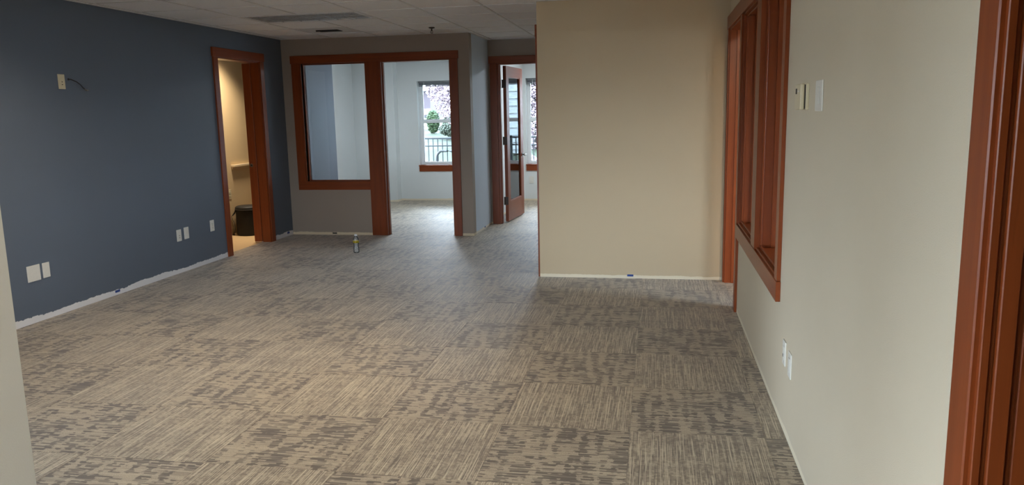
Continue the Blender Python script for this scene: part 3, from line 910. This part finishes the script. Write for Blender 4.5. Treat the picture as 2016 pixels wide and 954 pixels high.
def smooth(pts, k=5):
    out = []
    P_ = [Vector(pts[0])]+[Vector(p) for p in pts]+[Vector(pts[-1])]
    for i in range(1, len(P_)-2):
        for j in range(k):
            t = j/k
            a, b_, c, d = P_[i-1], P_[i], P_[i+1], P_[i+2]
            out.append(.5*((2*b_)+(c-a)*t+(2*a-5*b_+4*c-d)*t*t+(3*b_-a-3*c+d)*t**3))
    out.append(P_[-1])
    return out
ribbon(smooth([rad(R_+.002, .31), rad(R_+.012, .285), rad(R_+.035, .268), rad(R_+.055, .25), rad(R_+.05, .22), rad(R_+.03, .16), rad(R_+.02, .10), rad(R_+.03, .05), rad(R_+.045, .022), rad(R_+.055, .008), rad(R_+.03, .004)]), .035).build('strap', M['black'], bag, True)
ribbon([rad(R_+.0, .33), rad(R_+.02, .29), rad(R_+.04, .262)], .05, .012).build('strap_tab', M['black'], bag)
MB().tube([rad(R_+.006, .318), rad(R_+.014, .318)], .010, 10).build('rivet', M['chrome'], bag)
MB().tube([rad(R_+.012, 0.004), rad(R_+.022, .03)], .012, 8).build('buckle', M['palewood'], bag)

# ------------------------------------------------------------------ water bottle
bt = empty('water_bottle', (-3.259, 8.0, 0))
tag(bt, 'clear plastic water bottle with a yellow label on the carpet', 'bottle')
prof = [(.024, .0), (.031, .004), (.033, .014), (.0325, .03), (.0335, .045), (.0325, .06), (.029, .075), (.0275, .085), (.029, .097), (.033, .108),
        (.0335, .115), (.0335, .143), (.033, .15), (.029, .165), (.021, .180), (.0135, .188), (.0125, .192)]
MB().lathe(prof, 28).build('bottle_body', M['pet'], bt, True)
def label_mat():
    m, t, b_ = mat('yellow_print_label')
    g = N(t)
    v = g.n('ShaderNodeTexCoord').outputs['Object']
    x, y, z = g.xyz(v)
    a = g.math('ARCTAN2', y, x)
    top = g.step(z, .1385, .1395)
    n = g.noise(g.vec(g.math('MULTIPLY', a, 3.0), g.math('MULTIPLY', z, 90.0), 0.0), 1.0, 1)
    c = g.mix(g.step(n, .5, .56), srgb(206, 188, 40), srgb(120, 108, 30))
    c = g.mix(top, c, srgb(238, 234, 200))
    t.links.new(c, b_.inputs['Base Color'])
    b_.inputs['Roughness'].default_value = .35
    return m
m = MB()
n_ = 28
rings = [[m.bm.verts.new((r*math.cos(2*math.pi*k/n_), r*math.sin(2*math.pi*k/n_), z)) for k in range(n_)] for r, z in ((.0339, .113), (.0343, .113), (.0343, .143), (.0339, .143))]
for i in range(4):
    for k in range(n_): m.bm.faces.new((rings[i][k], rings[i][(k+1) % n_], rings[(i+1) % 4][(k+1) % n_], rings[(i+1) % 4][k]))
m.build('label_wrap', label_mat(), bt, True)
M['cap'] = plain('white_cap', srgb(235, 238, 240), .4)
MB().lathe([(.0145, .189), (.0155, .190), (.0155, .203), (.014, .206)], 20).build('cap', M['cap'], bt, True)

# ------------------------------------------------------------------ outdoors
def ground_mat():
    m, t, b_ = mat('spring_lawn')
    g = N(t)
    v = g.n('ShaderNodeNewGeometry').outputs['Position']
    n = g.noise(v, 3.0, 4)
    n2 = g.noise(v, 30.0, 3)
    c = g.mix(n, (.007, .016, .004, 1), (.012, .024, .006, 1))
    c = g.mix(g.step(n2, .5, .7), c, (.005, .011, .003, 1))
    t.links.new(c, b_.inputs['Base Color'])
    b_.inputs['Roughness'].default_value = .9
    return m
M['lawn'] = ground_mat()
m = MB()
prof = [(13.5, -.15), (14.8, -.1), (15.6, .05), (17.5, .3), (21, .6), (24, .86), (26, .95), (45, 1.2), (95, 1.3)]
xs_ = [-40, -12, -8, -5, -2, 2, 10, 40]
gv = [[m.bm.verts.new((x, y, z + (.05*math.sin(x*1.3+y) if y > 14 else 0))) for x in xs_] for y, z in prof]
for i in range(len(prof)-1):
    for k in range(len(xs_)-1): m.bm.faces.new((gv[i][k], gv[i][k+1], gv[i+1][k+1], gv[i+1][k]))
tag(m.build('lawn', M['lawn']), 'green lawn sloping up outside the far windows', 'lawn', kind='structure')
M['concrete'] = plain('pale_concrete', (.10, .10, .10, 1), .8)
M['asphalt'] = plain('dark_asphalt', srgb(84, 84, 84), .9)
struct(bx('yard', M['asphalt'], None, -40, 40, -40, -1.66, -.4, -.15), 'pavement outside behind the camera', 'ground')
struct(bx('yard', M['concrete'], None, 4.3, 40, -1.6, 13.4, -.4, -.15), 'pavement outside the side room', 'ground')
struct(bx('yard', M['asphalt'], None, -40, -5.7, -1.6, 6, -.4, -.15), 'pavement outside left of the camera', 'ground')
# path
m = MB()
for x_ in range(-14, 6):
    m.box(x_+.01, x_+.99, 25.3, 27.3, .88, 1.02)
tag(m.build('garden_path', M['concrete']), 'pale path running across the slope outside', 'path', kind='structure')

# railing
rl = empty('metal_railing', (-4.2, 14.6, -.1))
tag(rl, 'painted metal railing with thin bars outside the far window', 'railing')
bx('top_rail', M['rail'], rl, -2.5, 6.0, -.02, .02, 1.115, 1.15, bev=.003)
bx('mid_rail', M['rail'], rl, -2.5, 6.0, -.015, .015, .975, 1.0, bev=.002)
bx('bottom_rail', M['rail'], rl, -2.5, 6.0, -.015, .015, .10, .125, bev=.002)
bme = MB().box(-.008, .008, -.008, .008, .1, 1.12).mesh('bar', M['rail'])
k = 0
x = -2.5
while x < 6.0:
    if k % 16 == 0: bx('post', M['rail'], rl, x-.02, x+.02, -.02, .02, 0, 1.16)
    else: link('bar', bme, rl, (x, 0, 0))
    x += .094; k += 1
# looped handrail in front of the railing
hr = empty('pipe_handrail', (-4.15, 14.45, -.1))
tag(hr, 'bent pipe handrail standing in front of the bar railing', 'handrail')
pts = smooth([(0, 0, 0), (0, 0, .4), (0, 0, .72), (.015, 0, .82), (.06, 0, .875), (.13, 0, .895), (.5, 0, .895), (1.1, 0, .895)], 4)
MB().tube(pts, .024, 10).build('rail_pipe', M['rail'], hr, True)
MB().tube([(1.1, 0, 0), (1.1, 0, .9)], .024, 10).build('post', M['rail'], hr, True)

def leaf_mat(name, c1, c2, rough=.8):
    m, t, b_ = mat(name)
    g = N(t)
    v = g.n('ShaderNodeNewGeometry').outputs['Position']
    n = g.noise(v, 9.0, 3)
    t.links.new(g.mix(g.step(n, .35, .65), c1, c2), b_.inputs['Base Color'])
    b_.inputs['Roughness'].default_value = rough
    return m
M['blossom'] = leaf_mat('pale_pink_blossom', (.42, .34, .38, 1), (.10, .070, .085, 1))
M['leaf'] = leaf_mat('dark_evergreen', (.012, .030, .006, 1), (.022, .045, .012, 1))
M['bush'] = leaf_mat('grey_green_bush', (.020, .032, .018, 1), (.06, .07, .05, 1))
M['bark'] = plain('grey_bark', (.010, .008, .008, 1), .9)
rng = random.Random(11)
def clusters(n, centre, rad_, size, fn=None):
    m = MB()
    V, Fc = [], []
    for _ in range(n):
        while True:
            p = Vector((rng.uniform(-1, 1), rng.uniform(-1, 1), rng.uniform(-1, 1)))
            if .25 < p.length < 1: break
        c = Vector((centre[0]+p.x*rad_[0], centre[1]+p.y*rad_[1], centre[2]+p.z*rad_[2]))
        if fn and not fn(c): continue
        s = rng.uniform(size*.5, size)
        i0 = len(V)
        V += [c+Vector(q)*s for q in ((1, 0, 0), (-1, 0, 0), (0, 1, 0), (0, -1, 0), (0, 0, .8), (0, 0, -.8))]
        Fc += [tuple(i0+i for i in f) for f in ((0, 2, 4), (2, 1, 4), (1, 3, 4), (3, 0, 4), (2, 0, 5), (1, 2, 5), (3, 1, 5), (0, 3, 5))]
    me = bpy.data.meshes.new('clusters')
    me.from_pydata([tuple(v) for v in V], [], Fc)
    return me
def tree(name, base, crown_c, crown_r, n, size, label, leafm, leafname, trunk_r=.14, group=None):
    t = empty(name, base)
    tag(t, label, 'tree', group)
    h = crown_c[2]
    m = MB()
    m.tube([(0, 0, -.3), (.05, 0, h*.3), (crown_c[0]*.4, 0, h*.6), (crown_c[0], 0, h*.95)], [trunk_r, trunk_r*.8, trunk_r*.6, trunk_r*.3], 8)
    m.build('trunk', M['bark'], t, True)
    m = MB()
    for k in range(26):
        a = rng.uniform(0, 2*math.pi); z0 = h*rng.uniform(.35, .8)
        e_ = Vector((crown_c[0]+crown_r[0]*.85*math.cos(a)*rng.uniform(.5, 1), crown_r[1]*.85*math.sin(a)*rng.uniform(.5, 1), crown_c[2]+crown_r[2]*rng.uniform(-.5, .7)))
        s_ = Vector((crown_c[0]*z0/h, 0, z0))
        mid = (s_+e_)/2+Vector((0, 0, .25))
        m.tube([s_, mid, e_], [.05, .03, .012], 5)
    m.build('branch', M['bark'], t, True)
    me = clusters(n, crown_c, crown_r, size)
    me.materials.append(leafm)
    o = link(leafname, me, t); o['kind'] = 'stuff'
    return t
tree('cherry_tree', (-5.25, 22, .65), (0.1, 0, 2.05), (1.45, 1.2, 1.7), 7000, .055, 'pale pink blossoming cherry tree outside the left office window', M['blossom'], 'blossom')
tree('cherry_tree', (-3.1, 20.5, .5), (0, 0, 1.7), (1.1, 1.0, 1.7), 6000, .05, 'pale blossoming cherry tree outside the window beside the glazed door', M['blossom'], 'blossom')
def shrub(name, loc, r, n, size, label, mt):
    t = empty(name, loc); tag(t, label, 'shrub')
    MB().tube([(0, 0, -.2), (0, 0, r[2])], .04, 6).build('stem', M['bark'], t)
    me = clusters(n, (0, 0, r[2]), r, size); me.materials.append(mt)
    o = link('foliage', me, t); o['kind'] = 'stuff'
shrub('conifer_shrub', (-7.03, 24.2, .9), (.2, .2, .36), 1200, .05, 'dark green upright shrub under the cherry blossom', M['leaf'])
shrub('conifer_shrub', (-6.55, 24.4, .9), (.2, .2, .27), 1000, .05, 'shorter dark green shrub right of the upright one', M['leaf'])
shrub('bush', (-6.0, 23, .8), (.5, .4, .22), 1500, .045, 'grey green bush on the slope right of the evergreen shrubs', M['bush'])
shrub('bush', (-2.9, 17.0, .1), (.35, .3, .25), 1200, .04, 'pale flowering bush below the window beside the glazed door', M['blossom'])

# mauve house far left
M['mauve'] = plain('mauve_siding', (.042, .032, .042, 1), .8)
M['roof'] = plain('grey_roof', (.020, .020, .022, 1), .8)
M['trimwhite'] = plain('white_trim', srgb(236, 236, 236), .6)
ho = empty('house', (-21.6, 60, 1.15))
tag(ho, 'mauve house with a white band up the slope outside', 'house')
bx('wall', M['mauve'], ho, -4, 4, 0, 6, .0, 2.15)
bx('trim_band', M['trimwhite'], ho, -4.02, 4.02, -.05, 0, .33, .75)
bx('foundation', M['roof'], ho, -4.03, 4.03, -.03, 0, 0, .2)
bx('roof', M['trimwhite'], ho, -4.3, 4.25, -.3, 6.3, 2.15, 2.3)
for k in range(3):
    f = bx('window', M['trimwhite'], ho, -3.4+k*2, -2.5+k*2, -.06, 0, .9, 1.9)
    bx('pane', M['slot'], f, -3.32+k*2, -2.58+k*2, -.065, -.06, .98, 1.82)

# clapboard building to the right, seen in the door glass
M['clap'] = plain('pale_clapboard', (.30, .34, .35, 1), .7)
cbd = empty('clapboard_building', (2.4, 19.5, 0.3))
tag(cbd, 'pale clapboard sided building mirrored in the glazed door', 'building')
bx('wall', M['clap'], cbd, -3.4, 4, 0, 5, -.3, 6)
def clap_board():
    m = MB()
    v = [m.bm.verts.new(q) for q in ((-3.42, -.005, .18), (4, -.005, .18), (4, -.03, 0), (-3.42, -.03, 0), (-3.42, 0, 0), (4, 0, 0))]
    for f in ((0, 3, 2, 1), (3, 4, 5, 2), (0, 4, 3), (1, 2, 5)): m.bm.faces.new([v[i] for i in f])
    return m.mesh('siding_board', M['clap'])
sb = clap_board()
for k in range(34): link('siding_board', sb, cbd, (0, 0, -.3+k*.185))
bx('corner_board', M['trimwhite'], cbd, -3.46, -3.36, -.04, .06, -.3, 6)
